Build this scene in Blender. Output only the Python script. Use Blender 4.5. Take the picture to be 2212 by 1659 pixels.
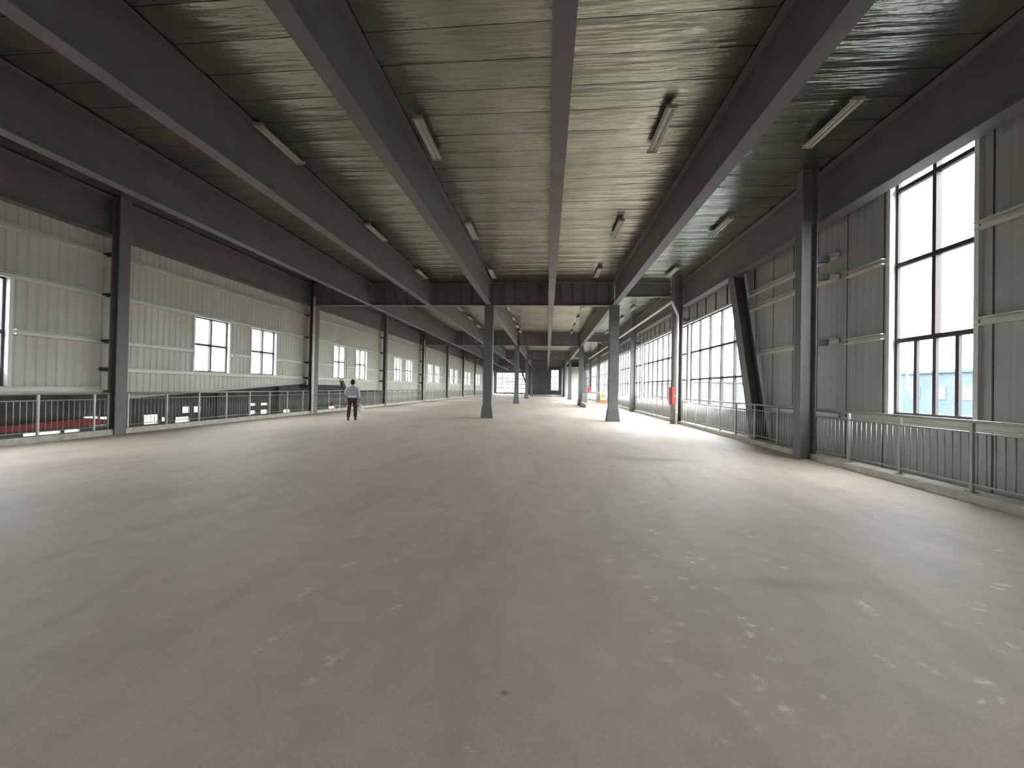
import bpy, bmesh, math, random
import numpy as np
from mathutils import Vector, Matrix
random.seed(4)
scene = bpy.context.scene
for o in list(bpy.data.objects): bpy.data.objects.remove(o)
COL = scene.collection
PI = math.pi

# ---------------------------------------------------------------- camera
FPX, YAW, PIT, ROL = 854.5, .0888, .0094, .019
cam_d = bpy.data.cameras.new('camera'); cam = bpy.data.objects.new('camera', cam_d); COL.objects.link(cam)
fw = Vector((-math.sin(YAW)*math.cos(PIT), math.cos(YAW)*math.cos(PIT), math.sin(PIT)))
rt = Vector((math.cos(YAW), math.sin(YAW), 0)); up = rt.cross(fw)
r2 = rt*math.cos(ROL) + up*math.sin(ROL); u2 = -rt*math.sin(ROL) + up*math.cos(ROL)
M = Matrix((r2, u2, -fw)).transposed().to_4x4(); M.translation = Vector((-.117, 0, 1.5))
cam.matrix_world = M
cam_d.sensor_width = 36; cam_d.lens = FPX/2212*36; cam_d.clip_end = 1000; cam_d.clip_start = .05
scene.camera = cam

# ---------------------------------------------------------------- sky and exposure
SKY = 31.0
w = bpy.data.worlds.new('world'); scene.world = w; w.use_nodes = True
nt = w.node_tree; bg = nt.nodes['Background']
tc = nt.nodes.new('ShaderNodeTexCoord'); ns = nt.nodes.new('ShaderNodeTexNoise'); cr = nt.nodes.new('ShaderNodeValToRGB')
ns.inputs['Scale'].default_value = 1.6; ns.inputs['Detail'].default_value = 4
nt.links.new(tc.outputs['Generated'], ns.inputs['Vector']); nt.links.new(ns.outputs['Fac'], cr.inputs['Fac'])
cr.color_ramp.elements[0].color = (.86, .92, 1, 1); cr.color_ramp.elements[0].position = .3
cr.color_ramp.elements[1].color = (1, .99, .96, 1); cr.color_ramp.elements[1].position = .7
nt.links.new(cr.outputs['Color'], bg.inputs['Color'])
# overcast sky: the zenith is brighter than the horizon
sx = nt.nodes.new('ShaderNodeSeparateXYZ'); nt.links.new(tc.outputs['Generated'], sx.inputs[0])
mr = nt.nodes.new('ShaderNodeMapRange'); mr.inputs['From Min'].default_value = 0; mr.inputs['From Max'].default_value = 1
mr.inputs['To Min'].default_value = SKY/1.6; mr.inputs['To Max'].default_value = SKY
nt.links.new(sx.outputs['Z'], mr.inputs['Value']); nt.links.new(mr.outputs[0], bg.inputs['Strength'])
vs = scene.view_settings
vs.view_transform = 'Standard'; vs.look = 'None'; vs.exposure = 0.0; vs.gamma = 1.0; vs.use_curve_mapping = False

# daylight portals in the window openings (sampling of the sky only, they give no light of their own)
def portal(loc, rot, sx, sy):
    l = bpy.data.lights.new('window_portal', 'AREA'); l.shape = 'RECTANGLE'; l.size = sx; l.size_y = sy
    l.energy = 1
    l.cycles.is_portal = True
    o = bpy.data.objects.new('window_portal', l); COL.objects.link(o); o.location = loc; o.rotation_euler = rot
    return o

# ---------------------------------------------------------------- materials
def mat(name, col, rough=.7, metal=0, noise=0, nscale=4, bump=0, bscale=20, stretch=(1, 1, 1), spec=.4):
    m = bpy.data.materials.new(name); m.use_nodes = True; n = m.node_tree.nodes; L = m.node_tree.links
    b = n['Principled BSDF']; b.inputs['Roughness'].default_value = rough; b.inputs['Metallic'].default_value = metal
    b.inputs['Specular IOR Level'].default_value = spec
    b.inputs['Base Color'].default_value = (*col, 1)
    t = n.new('ShaderNodeTexCoord'); mp = n.new('ShaderNodeMapping'); mp.inputs['Scale'].default_value = stretch
    geo = n.new('ShaderNodeNewGeometry'); L.new(geo.outputs['Position'], mp.inputs['Vector'])
    if True:
        nz = n.new('ShaderNodeTexNoise'); nz.inputs['Scale'].default_value = nscale; nz.inputs['Detail'].default_value = 5
        L.new(mp.outputs[0], nz.inputs['Vector'])
        r = n.new('ShaderNodeMapRange'); r.inputs['From Min'].default_value = .3; r.inputs['From Max'].default_value = .7
        r.inputs['To Min'].default_value = 1-(noise or .08); r.inputs['To Max'].default_value = 1+(noise or .08)
        L.new(nz.outputs['Fac'], r.inputs['Value'])
        mx = n.new('ShaderNodeMix'); mx.data_type = 'RGBA'; mx.blend_type = 'MULTIPLY'; mx.inputs['Factor'].default_value = 1
        mx.inputs['A'].default_value = (*col, 1); L.new(r.outputs[0], mx.inputs['B']); L.new(mx.outputs['Result'], b.inputs['Base Color'])
    if bump:
        nb = n.new('ShaderNodeTexNoise'); nb.inputs['Scale'].default_value = bscale; nb.inputs['Detail'].default_value = 4
        L.new(mp.outputs[0], nb.inputs['Vector'])
        bp = n.new('ShaderNodeBump'); bp.inputs['Strength'].default_value = bump; bp.inputs['Distance'].default_value = .02
        L.new(nb.outputs['Fac'], bp.inputs['Height']); L.new(bp.outputs[0], b.inputs['Normal'])
    return m

STEEL = mat('grey_painted_steel', (.165, .155, .15), .55, 0, .1, 2.5, .15, 30)
CONC = mat('grey_fireproofed_column', (.125, .13, .125), .75, 0, .12, 2, .2, 25)
STEELG = mat('dark_grey_steel', (.06, .06, .066), .55, 0, .1, 2.5)
SIDL = mat('ribbed_olive_grey_sheet', (.55, .53, .45), .5, 0, .10, 1.2, 0, 1, (1, 1, .35))
SIDR = mat('ribbed_blue_grey_sheet', (.41, .41, .385), .5, 0, .10, 1.2, 0, 1, (1, 1, .35))
TEAL = mat('blue_grey_end_sheet', (.17, .21, .22), .6, 0, .12, 1.2)
BRICK = mat('grey_plaster', (.42, .42, .38), .9, 0, .15, 1.5)
GALV = mat('galvanised_girt', (.70, .69, .62), .45, .05, .08, 3)
WHITE = mat('off_white_trim', (.72, .73, .68), .5, 0, .05, 3)
FRAME = mat('dark_aluminium_frame', (.06, .045, .05), .5, .2, .05, 3)
RAILM = mat('stainless_rail', (.42, .41, .37), .38, .35, .06, 6)
CURB = mat('concrete_curb', (.55, .52, .45), .9, 0, .2, 5, .3, 30)
PIPE = mat('white_plastic_pipe', (.84, .82, .75), .45, 0, .05, 4)
RED = mat('red_enamel', (.55, .03, .035), .45, 0, .08, 4)
REDD = mat('red_crane_paint', (.24, .035, .04), .5, 0, .2, 3)
GROUND = mat('pale_yard', (.09, .095, .095), .9, 0, .15, .3)
LOWC = mat('lower_hall_concrete', (.22, .21, .19), .9, 0, .2, .5)
LOWW = mat('lower_hall_wall', (.10, .095, .08), .8, 0, .35, .7)
DARK = mat('dark_sheet_and_shade', (.02, .02, .025), .6, 0, .2, 3)  # dark cladding edges, also the shade painted into the stair opening
LAMPG = mat('batten_reflector', (.50, .49, .44), .4, .1, .05, 8)
TUBE = mat('unlit_tube_glass', (.75, .75, .70), .2, 0, .02, 8)
SKIN = mat('skin', (.36, .20, .13), .6)
HAIR = mat('black_hair', (.012, .011, .011), .6)
JACKET = mat('grey_knit_jacket', (.34, .345, .40), .9, 0, .12, 30)
SHIRT = mat('pale_shirt', (.52, .56, .60), .85, 0, .08, 20)
TROUS = mat('brown_trousers', (.055, .026, .018), .9, 0, .2, 20)
SHOE = mat('dark_shoes', (.03, .03, .04), .6)
BAG = mat('white_plastic_bag', (.75, .74, .70), .4, 0, .05, 12)
SIGNW = mat('sign_white', (.8, .8, .76), .5)
SIGNO = mat('sign_orange', (.85, .16, .03), .5)
SIGNY = mat('sign_yellow', (.75, .62, .02), .5)
BLACK = mat('black_marking', (.02, .02, .02), .5)
SIGNT = mat('sign_grey_lettering', (.4, .4, .4), .5)
PAPER = mat('white_paper', (.85, .85, .82), .8)
WOODR = mat('reddish_timber', (.35, .13, .08), .8, 0, .25, 6)
B1 = mat('pale_rendered_building', (0.087, 0.085, 0.078), .9, 0, .1, .4)
B2 = mat('pale_blue_shed', (0.060, 0.076, 0.087), .9, 0, .1, .4)
B3 = mat('pale_ochre_building', (0.097, 0.078, 0.060), .9, 0, .1, .4)
BW = mat('far_window_glass', (.07, .075, .08), .3)

def make_glass():
    m = bpy.data.materials.new('window_glass'); m.use_nodes = True; n = m.node_tree.nodes; L = m.node_tree.links
    n.remove(n['Principled BSDF']); out = n['Material Output']
    t = n.new('ShaderNodeBsdfTransparent'); t.inputs['Color'].default_value = (.93, .965, .97, 1)
    g = n.new('ShaderNodeBsdfGlossy'); g.inputs['Roughness'].default_value = .05
    x = n.new('ShaderNodeMixShader'); x.inputs[0].default_value = .06
    L.new(t.outputs[0], x.inputs[1]); L.new(g.outputs[0], x.inputs[2]); L.new(x.outputs[0], out.inputs[0])
    return m
GLASS = make_glass()

def make_foil():
    m = bpy.data.materials.new('crinkled_foil_insulation'); m.use_nodes = True; n = m.node_tree.nodes; L = m.node_tree.links
    b = n['Principled BSDF']; b.inputs['Metallic'].default_value = .9; b.inputs['Roughness'].default_value = .24
    geo = n.new('ShaderNodeNewGeometry')
    def noise(sc, scale, det=4):
        mp = n.new('ShaderNodeMapping'); mp.inputs['Scale'].default_value = sc; L.new(geo.outputs['Position'], mp.inputs['Vector'])
        z = n.new('ShaderNodeTexNoise'); z.inputs['Scale'].default_value = scale; z.inputs['Detail'].default_value = det
        L.new(mp.outputs[0], z.inputs['Vector']); return z.outputs['Fac']
    a = noise((.35, 4.5, 1), 2.2, 3); c = noise((1, 2, 1), 16, 3); d = noise((1, 1, 1), .8, 3)
    b1 = n.new('ShaderNodeBump'); b1.inputs['Strength'].default_value = .85; b1.inputs['Distance'].default_value = .05
    L.new(a, b1.inputs['Height'])
    b2 = n.new('ShaderNodeBump'); b2.inputs['Strength'].default_value = .35; b2.inputs['Distance'].default_value = .01
    L.new(c, b2.inputs['Height']); L.new(b1.outputs[0], b2.inputs['Normal']); L.new(b2.outputs[0], b.inputs['Normal'])
    r = n.new('ShaderNodeValToRGB'); r.color_ramp.elements[0].color = (.30, .31, .255, 1); r.color_ramp.elements[1].color = (.43, .435, .365, 1)
    r.color_ramp.elements[0].position = .35; r.color_ramp.elements[1].position = .65
    L.new(d, r.inputs['Fac']); L.new(r.outputs[0], b.inputs['Base Color'])
    return m
FOIL = make_foil()

def make_floor():
    m = bpy.data.materials.new('dusty_concrete_floor'); m.use_nodes = True; n = m.node_tree.nodes; L = m.node_tree.links
    b = n['Principled BSDF']; b.inputs['Specular IOR Level'].default_value = .5
    geo = n.new('ShaderNodeNewGeometry')
    def noise(sc, scale, det=5, dist=0):
        mp = n.new('ShaderNodeMapping'); mp.inputs['Scale'].default_value = sc; L.new(geo.outputs['Position'], mp.inputs['Vector'])
        z = n.new('ShaderNodeTexNoise'); z.inputs['Scale'].default_value = scale; z.inputs['Detail'].default_value = det
        z.inputs['Distortion'].default_value = dist
        L.new(mp.outputs[0], z.inputs['Vector']); return z.outputs['Fac']
    big = noise((1, .6, 1), .45, 6, .6); sm = noise((1, 1, 1), 5, 6); fine = noise((1, 1, 1), 60, 3)
    r = n.new('ShaderNodeValToRGB'); e = r.color_ramp.elements
    e[0].position = .30; e[0].color = (.575, .458, .378, 1); e[1].position = .66; e[1].color = (.675, .55, .457, 1)
    L.new(big, r.inputs['Fac'])
    def mul(a, fac, lo, hi, f0=.3, f1=.7):
        mr = n.new('ShaderNodeMapRange'); mr.inputs['From Min'].default_value = f0; mr.inputs['From Max'].default_value = f1
        mr.inputs['To Min'].default_value = lo; mr.inputs['To Max'].default_value = hi; L.new(fac, mr.inputs['Value'])
        x = n.new('ShaderNodeMix'); x.data_type = 'RGBA'; x.blend_type = 'MULTIPLY'; x.inputs['Factor'].default_value = 1
        L.new(a, x.inputs['A']); L.new(mr.outputs[0], x.inputs['B']); return x.outputs['Result']
    c = mul(r.outputs[0], sm, .94, 1.06); c = mul(c, fine, .93, 1.07)
    # darker oily trails and lighter dusty scuffs
    tr = noise((1.6, .5, 1), .8, 3, 1.2); c = mul(c, tr, .90, 1.0, .34, .50)
    at = n.new('ShaderNodeAttribute'); at.attribute_name = 'floor_marks'
    sp = n.new('ShaderNodeSeparateColor'); L.new(at.outputs['Color'], sp.inputs[0])
    brk = noise((1, 1, 1), 38, 4)
    mr = n.new('ShaderNodeMapRange'); mr.inputs['From Min'].default_value = .36; mr.inputs['From Max'].default_value = .6; L.new(brk, mr.inputs['Value'])
    mm = n.new('ShaderNodeMath'); mm.operation = 'MULTIPLY'; L.new(sp.outputs[0], mm.inputs[0]); L.new(mr.outputs[0], mm.inputs[1])
    x = n.new('ShaderNodeMix'); x.data_type = 'RGBA'; L.new(mm.outputs[0], x.inputs['Factor']); L.new(c, x.inputs['A'])
    x.inputs['B'].default_value = (.95, .94, .84, 1)
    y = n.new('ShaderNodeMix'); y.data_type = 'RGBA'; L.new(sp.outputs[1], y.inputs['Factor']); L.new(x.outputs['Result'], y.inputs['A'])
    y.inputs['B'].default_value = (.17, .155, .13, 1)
    L.new(y.outputs['Result'], b.inputs['Base Color'])
    rr = n.new('ShaderNodeMapRange'); rr.inputs['To Min'].default_value = .55; rr.inputs['To Max'].default_value = .75; L.new(big, rr.inputs['Value'])
    L.new(rr.outputs[0], b.inputs['Roughness'])
    bp = n.new('ShaderNodeBump'); bp.inputs['Strength'].default_value = .15; bp.inputs['Distance'].default_value = .01
    L.new(sm, bp.inputs['Height']); L.new(bp.outputs[0], b.inputs['Normal'])
    return m
FLOORM = make_floor()

# ---------------------------------------------------------------- mesh helpers
def box(bm, x0, x1, y0, y1, z0, z1):
    v = [bm.verts.new(p) for p in ((x0, y0, z0), (x1, y0, z0), (x1, y1, z0), (x0, y1, z0), (x0, y0, z1), (x1, y0, z1), (x1, y1, z1), (x0, y1, z1))]
    for f in ((3, 2, 1, 0), (4, 5, 6, 7), (0, 1, 5, 4), (1, 2, 6, 5), (2, 3, 7, 6), (3, 0, 4, 7)): bm.faces.new([v[i] for i in f])
def hexa(bm, pts):   # 4 bottom, 4 top
    v = [bm.verts.new(p) for p in pts]
    for f in ((3, 2, 1, 0), (4, 5, 6, 7), (0, 1, 5, 4), (1, 2, 6, 5), (2, 3, 7, 6), (3, 0, 4, 7)): bm.faces.new([v[i] for i in f])
def tube(bm, pts, r, n=8, cap=True):
    pts = [Vector(p) for p in pts]; rings = []
    rs = r if isinstance(r, (list, tuple)) else [r]*len(pts)
    for i, p in enumerate(pts):
        t = ((pts[min(i+1, len(pts)-1)]-pts[i]).normalized() + (pts[i]-pts[max(i-1, 0)]).normalized())
        t = t.normalized() if t.length > 1e-6 else Vector((0, 0, 1))
        a = t.cross(Vector((0, 0, 1)) if abs(t.z) < .9 else Vector((1, 0, 0))).normalized(); b_ = t.cross(a)
        rings.append([bm.verts.new(p + (a*math.cos(2*PI*k/n) + b_*math.sin(2*PI*k/n))*rs[i]) for k in range(n)])
    for A, B in zip(rings, rings[1:]):
        for k in range(n): f = bm.faces.new((A[k], A[(k+1) % n], B[(k+1) % n], B[k])); f.smooth = True
    if cap: bm.faces.new(rings[0][::-1]); bm.faces.new(rings[-1])
def prism(bm, poly, axis, a0, a1):
    """poly: list of 2D points in the plane perpendicular to axis; extruded a0..a1"""
    def P(p, a): return {'x': (a, p[0], p[1]), 'y': (p[0], a, p[1]), 'z': (p[0], p[1], a)}[axis]
    A = [bm.verts.new(P(p, a0)) for p in poly]; B = [bm.verts.new(P(p, a1)) for p in poly]; n = len(poly)
    for k in range(n): bm.faces.new((A[k], A[(k+1) % n], B[(k+1) % n], B[k]))
    bm.faces.new(A[::-1]); bm.faces.new(B)
def link_mesh(name, bm, m, parent=None, loc=(0, 0, 0)):
    bmesh.ops.recalc_face_normals(bm, faces=bm.faces)
    me = bpy.data.meshes.new(name); bm.to_mesh(me); bm.free(); me.materials.append(m)
    o = bpy.data.objects.new(name, me); COL.objects.link(o); o.location = loc
    if parent: o.parent = parent
    return o
def obj(name, fn, m, parent=None, loc=(0, 0, 0)):
    bm = bmesh.new(); fn(bm); return link_mesh(name, bm, m, parent, loc)
def boxobj(name, b, m, parent=None): return obj(name, lambda bm: box(bm, *b), m, parent)
def empty(name, loc=(0, 0, 0)):
    o = bpy.data.objects.new(name, None); COL.objects.link(o); o.location = loc; o.empty_display_size = .2; return o
def tag(o, label=None, cat=None, group=None, kind=None):
    if label: o['label'] = label
    if cat: o['category'] = cat
    if group: o['group'] = group
    if kind: o['kind'] = kind
    return o
def S(o, label=None): o['kind'] = 'structure'; 
def copy_under(src, parent, loc=None):
    c = src.copy(); COL.objects.link(c); c.parent = parent
    if loc is not None: c.location = loc
    return c

# ---------------------------------------------------------------- layout
YBACK, YEND = -16.5, 91.6
ROWS = [1.05, 19.15, 37.25, 55.35, 73.45]        # transverse girders / columns
ZB, ZC = 5.485, 6.62                             # beam underside, ceiling
XWL, XWR = -12.5, 6.6                            # cladding planes
ORD = ['nearest', 'second', 'third', 'fourth', 'fifth', 'sixth', 'seventh', 'eighth', 'ninth', 'tenth']

# ---------------------------------------------------------------- floor
def make_floor_mesh():
    spots = [(0.45,3.55,.05),(0.6,4.1,.04),(1.03,4.38,.03),(1.05,4.27,.03),(1.28,4.93,.03),(1.17,5.45,.04),(1.44,5.97,.03),(0.8,5.11,.03),(1.22,3.84,.02),(1.18,3.7,.02),(1.18,3.6,.03),(1.29,3.7,.03),(1.33,3.54,.03),(1.93,3.61,.03),(0.99,3.29,.03),(1.02,3.15,.02),(1.2,3.16,.02),(0.67,3.11,.02),(0.68,2.95,.04),(0.62,3.27,.04),(0.82,3.83,.02),(0.89,3.71,.04),(0.99,2.81,.02),(0.74,2.81,.02),(0.77,2.65,.03),(0.65,2.56,.03),(0.62,2.46,.04),(0.58,2.29,.03),(1.2,2.77,.02),(1.22,2.69,.02),(1.16,2.59,.03),(1.33,2.66,.02),(1.19,2.37,.03),(1.01,2.2,.02),(0.99,2.13,.03),(1.04,2.0,.03),(1.27,2.11,.02),(1.12,1.86,.02),(0.67,1.79,.02),(-0.42,1.64,.02),(0.81,2.2,.02),(0.81,2.02,.03),(0.84,1.96,.02),(0.84,1.87,.02),(2.16,3.05,.04),(2.14,2.92,.03),(2.04,4.49,.04),(2.01,4.33,.03),(1.71,4.09,.03),(1.86,3.76,.05),(4.63,5.75,.04),(3.92,5.22,.04),(4.38,4.86,.03),(3.82,4.02,.03),(3.75,3.91,.02),(4.32,4.29,.03),(3.52,3.51,.04),(3.43,3.44,.03),(3.56,3.5,.03),(2.94,3.08,.03),(3.04,3.17,.02),(2.54,2.86,.03),(2.76,2.9,.02),(2.7,2.66,.03),(2.57,2.6,.02),(1.81,2.45,.03),(1.81,2.39,.02),(2.0,2.41,.03),(2.01,2.35,.03),(2.2,2.31,.04),(2.15,2.18,.02),(2.04,2.16,.02),(2.14,2.98,.03),(-1.83,2.76,.05),(-1.83,2.68,.04),(-1.82,2.62,.03),(-1.68,2.3,.03),(-1.69,2.21,.03),(-1.71,2.1,.02),(-1.22,2.11,.02),(-1.26,2.07,.04),(-1.28,1.91,.03),(-1.17,2.8,.02),(-1.12,2.61,.04),(-1.39,3.33,.04),(-1.31,3.48,.03),(-1.35,3.66,.02),(-1.19,4.15,.02),(-1.18,4.05,.03),(-2.01,3.77,.04),(-1.73,3.19,.05),(-2.42,4.81,.04),(-1.39,4.72,.04)]
    strong = {8,9,10,11,13,14,15,16,17,2,3,28,29,30,44,55,56,57,58,59,60,63,69,35,33,70,71}
    xs = np.concatenate([[-12.25, -8, -5], np.arange(-2.7, 5.0, .0135), [5.3, 6.2]])
    ys = np.concatenate([[YBACK, -5, 0, 1.0], np.arange(1.45, 6.3, .0135), np.arange(6.4, 11, .1), [14, 20, 40, 91.6]])
    nx, ny = len(xs), len(ys)
    X, Y = np.meshgrid(xs, ys)
    co = np.stack([X, Y, np.zeros_like(X)], -1).reshape(-1, 3).astype(np.float32)
    a = (np.arange(ny-1)[:, None]*nx + np.arange(nx-1)[None, :]).reshape(-1)
    quads = np.stack([a, a+1, a+nx+1, a+nx], -1).astype(np.int32)
    me = bpy.data.meshes.new('floor')
    me.vertices.add(len(co)); me.vertices.foreach_set('co', co.ravel())
    me.loops.add(quads.size); me.loops.foreach_set('vertex_index', quads.ravel())
    me.polygons.add(len(quads)); me.polygons.foreach_set('loop_start', np.arange(0, quads.size, 4, dtype=np.int32))
    me.update(calc_edges=True)
    s = np.zeros(nx*ny); d = np.zeros(nx*ny); px, py = co[:, 0], co[:, 1]
    rng = np.random.RandomState(3)
    for i, (cx, cy, r) in enumerate(spots):
        r = max(r, .022)*1.15; ang = rng.uniform(-1.0, 1.0); el = rng.uniform(.45, .9)
        k = (abs(px-cx) < .25) & (abs(py-cy) < .25); dx, dy = px[k]-cx, py[k]-cy
        u = (dx*math.cos(ang)+dy*math.sin(ang))/r; v = (-dx*math.sin(ang)+dy*math.cos(ang))/(r*el)
        wob = 1 + .22*np.sin(2*np.arctan2(v, u)+i) + .12*np.sin(3*np.arctan2(v, u)+2.3*i)
        g = np.clip((1.25*wob - np.sqrt(u*u+v*v))/.9, 0, 1)*(1.0 if i in strong else .50)
        s[k] = np.maximum(s[k], g)
    for cx, cy, rx, ry, amp in ((2.25, 8.85, .75, .22, .55), (1.9, 3.3, .5, .10, .30), (-.3, 1.95, .02, .014, 1), (3.0, 2.86, .016, .014, 1), (-8.0, 15.9, .5, .06, .3), (-2.8, 18.3, .5, .12, .35), (3.1, 18.2, .5, .12, .35)):  # darker patches, some at the person's feet and before the nearest columns
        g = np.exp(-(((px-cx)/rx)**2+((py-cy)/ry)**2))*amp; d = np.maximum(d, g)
    col = np.zeros((nx*ny, 4), np.float32); col[:, 0] = s; col[:, 1] = d; col[:, 3] = 1
    at = me.color_attributes.new('floor_marks', 'FLOAT_COLOR', 'POINT'); at.data.foreach_set('color', col.ravel())
    me.materials.append(FLOORM)
    o = bpy.data.objects.new('floor', me); COL.objects.link(o); return o
fl = make_floor_mesh(); fl['kind'] = 'structure'
sl = boxobj('floor_slab_edge', (-12.25, 6.2, YBACK, YEND, -.4, -.004), LOWC); sl.name = 'trim_1'; S(sl)

# ---------------------------------------------------------------- ceiling: foil faced panels with open joints every 0.6 m
def ceil_fn(bm):
    prof = []; y = YBACK; k0 = 5.48
    ys = [k0+.6*i for i in range(-40, 150) if YBACK < k0+.6*i < YEND]
    prev = YBACK
    for j in ys+[YEND]:
        n = 8
        for i in range(n+1):
            t = i/n; yy = prev+.006+(j-prev-.012)*t
            prof.append((yy, ZC - .016*math.sin(PI*t)))
        prof.append((j-.005, ZC+.035)); prof.append((j+.005, ZC+.035)); prev = j
    x0, x1 = -12.7, 6.8
    xs = [x0, x1]
    A = [bm.verts.new((x0, p[0], p[1])) for p in prof]; B = [bm.verts.new((x1, p[0], p[1])) for p in prof]
    for i in range(len(prof)-1): bm.faces.new((A[i], A[i+1], B[i+1], B[i]))
ce = obj('ceiling', ceil_fn, FOIL); S(ce)
rf = boxobj('roof_deck', (-12.8, 6.9, YBACK-.3, YEND+.3, ZC+.06, ZC+.2), STEELG); rf.name = 'trim_2'; S(rf)

# ---------------------------------------------------------------- cladding walls (ribbed sheet, openings left out)
def cladding(bm, X, sgn, y0, y1, holes, zlo, zhi, period, depth, rib):
    """sgn: +1 room lies on +x. holes: (ya, yb, za, zb); zlo may be a function of y"""
    ys = set([y0, y1]); y = y0
    k = 0
    while y < y1:
        for t in (0, rib, rib+.18*period, period-.18*period): ys.add(min(y+t, y1))
        y += period; k += 1
    for h in holes: ys.add(h[0]); ys.add(h[1])
    ys = sorted(v for v in ys if y0 <= v <= y1)
    ys = [v for i, v in enumerate(ys) if i == 0 or v-ys[i-1] > 1e-4]
    def off(v):
        t = (v-y0) % period
        if t < 1e-5 or period-t < 1e-5: return 0
        if t <= rib+1e-5: return 0
        if t >= rib+.18*period-1e-5 and t <= period-.18*period+1e-5: return 1
        return .5
    zf = zlo if callable(zlo) else (lambda v: zlo)
    for a, b in zip(ys, ys[1:]):
        mid = (a+b)/2
        segs = [(zf, zhi)]
        cuts = sorted([(h[2], h[3]) for h in holes if h[0] <= mid <= h[1]])
        lo = (zf(a+1e-4), zf(b-1e-4)); out = []
        cur = lo
        for c0, c1 in cuts:
            if c0 > cur[0]: out.append((cur, (c0, c0)))
            cur = (max(c1, cur[0]), max(c1, cur[1]))
        if zhi > cur[0]: out.append((cur, (zhi, zhi)))
        xa, xb = X+sgn*depth*off(a), X+sgn*depth*off(b)
        for (l0, l1), (h0, h1) in out:
            v = [bm.verts.new(p) for p in ((xa, a, l0), (xb, b, l1), (xb, b, h1), (xa, a, h0))]; bm.faces.new(v)
            t = X-sgn*.05
            v2 = [bm.verts.new(p) for p in ((t, a, l0), (t, b, l1), (t, b, h1), (t, a, h0))]; bm.faces.new(v2[::-1])

LBAYS = [1.1+9.08*k for k in range(-2, 10)]
# left windows: pairs, 1.5 m wide
LW = []
for k in range(0, 9):
    b0 = 10.28+9.08*(k-1) if k != 1 else 10.28
    base = 10.28+9.08*(k-1)
    zl = 1.31 if k == 0 else 1.86
    if k == 0: pr = [(4.0, 5.5), (6.48, 8.0)]
    elif k < 0: pr = [(base+2.55, base+4.05), (base+5.22, base+6.7)]
    else: pr = [(base+2.55, base+4.05), (base+5.22, base+6.7)]
    if base+6.7 > YEND-1: continue
    for a, b in pr: LW.append((a, b, zl, 3.82, k))
def left_lo(y):
    if y < 10.28: return 1.22
    if y < 19.4: return 1.02 + (y-10.5)/(19.3-10.5)*.60
    if y < 23.2: return 1.45
    if y < 28.7: return 1.15
    return -1.5
ys_ = [YBACK, 10.28, 19.4, 23.2, 28.7, YEND]
def wl(bm):
    for a, b in zip(ys_, ys_[1:]):
        cladding(bm, XWL, 1, a, b, [h[:4] for h in LW if a <= h[0] < b], left_lo, ZC, .2, .022, .018)
wall_l = obj('wall_left', wl, SIDL); S(wall_l)

# right wall openings
RW = [(6.83, 8.37, 1.12, 5.75, 'big')]
RW += [(-2.4, -.86, 1.12, 4.72, 'rear_fill'), (-7.5, -5.4, 1.12, 4.72, 'rear_fill')]  # unseen windows behind the camera, added to brighten the near floor
RW += [(13.95, 19.45, .88, 4.72, 'rib')]
b = 19.75
while b < 70: RW.append((b, b+8.75, .88, 4.72, 'rib')); b += 9.05
def wr(bm):
    for a, b in ((YBACK, 13.0), (13.0, YEND)):
        cladding(bm, XWR, -1, a, b, [h[:4] for h in RW if a <= h[0] < b], -3, ZC, .96/5, .007, .02)
    # deep vertical panel joints
wall_r = obj('wall_right', wr, SIDR); S(wall_r)
def seams(bm):
    y = -13.0
    while y < 13.6:
        if not any(h[0]-.1 < y < h[1]+.1 for h in RW): box(bm, XWR-.012, XWR-.002, y-.012, y+.012, -1, ZC)
        y += .98
    for k in range(0, 58):
        y = 13.55+1.0*k
        box(bm, XWR-.03, XWR-.002, y-.03, y+.03, 4.8, 5.5)
obj('panel_joint', seams, STEELG, wall_r)

# end wall
def fw_(bm):
    T = YEND
    holes = [(-11.85, -4.8, .35, 4.95), (.78, 2.45, 1.1, 5.75)]
    xs = [-12.7, -11.85, -4.8, .78, 2.45, 6.8]
    for a, b in zip(xs, xs[1:]):
        cur = -1
        for h in holes:
            if h[0] == a: box(bm, a, b, T, T+.1, -1, h[2]); cur = h[3]
        box(bm, a, b, T, T+.1, cur, ZC)
    x = -12.5
wall_f = obj('wall_front', fw_, TEAL); S(wall_f)
def bw_(bm):
    T = YBACK
    xs = [-12.7, -9.5, -4.5, -2.5, 2.5, 3.5, 6.8]
    for i, (a, b) in enumerate(zip(xs, xs[1:])):
        box(bm, a, b, T-.1, T, -1, ZC)
wall_b = obj('wall_back', bw_, SIDL); S(wall_b)

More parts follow.
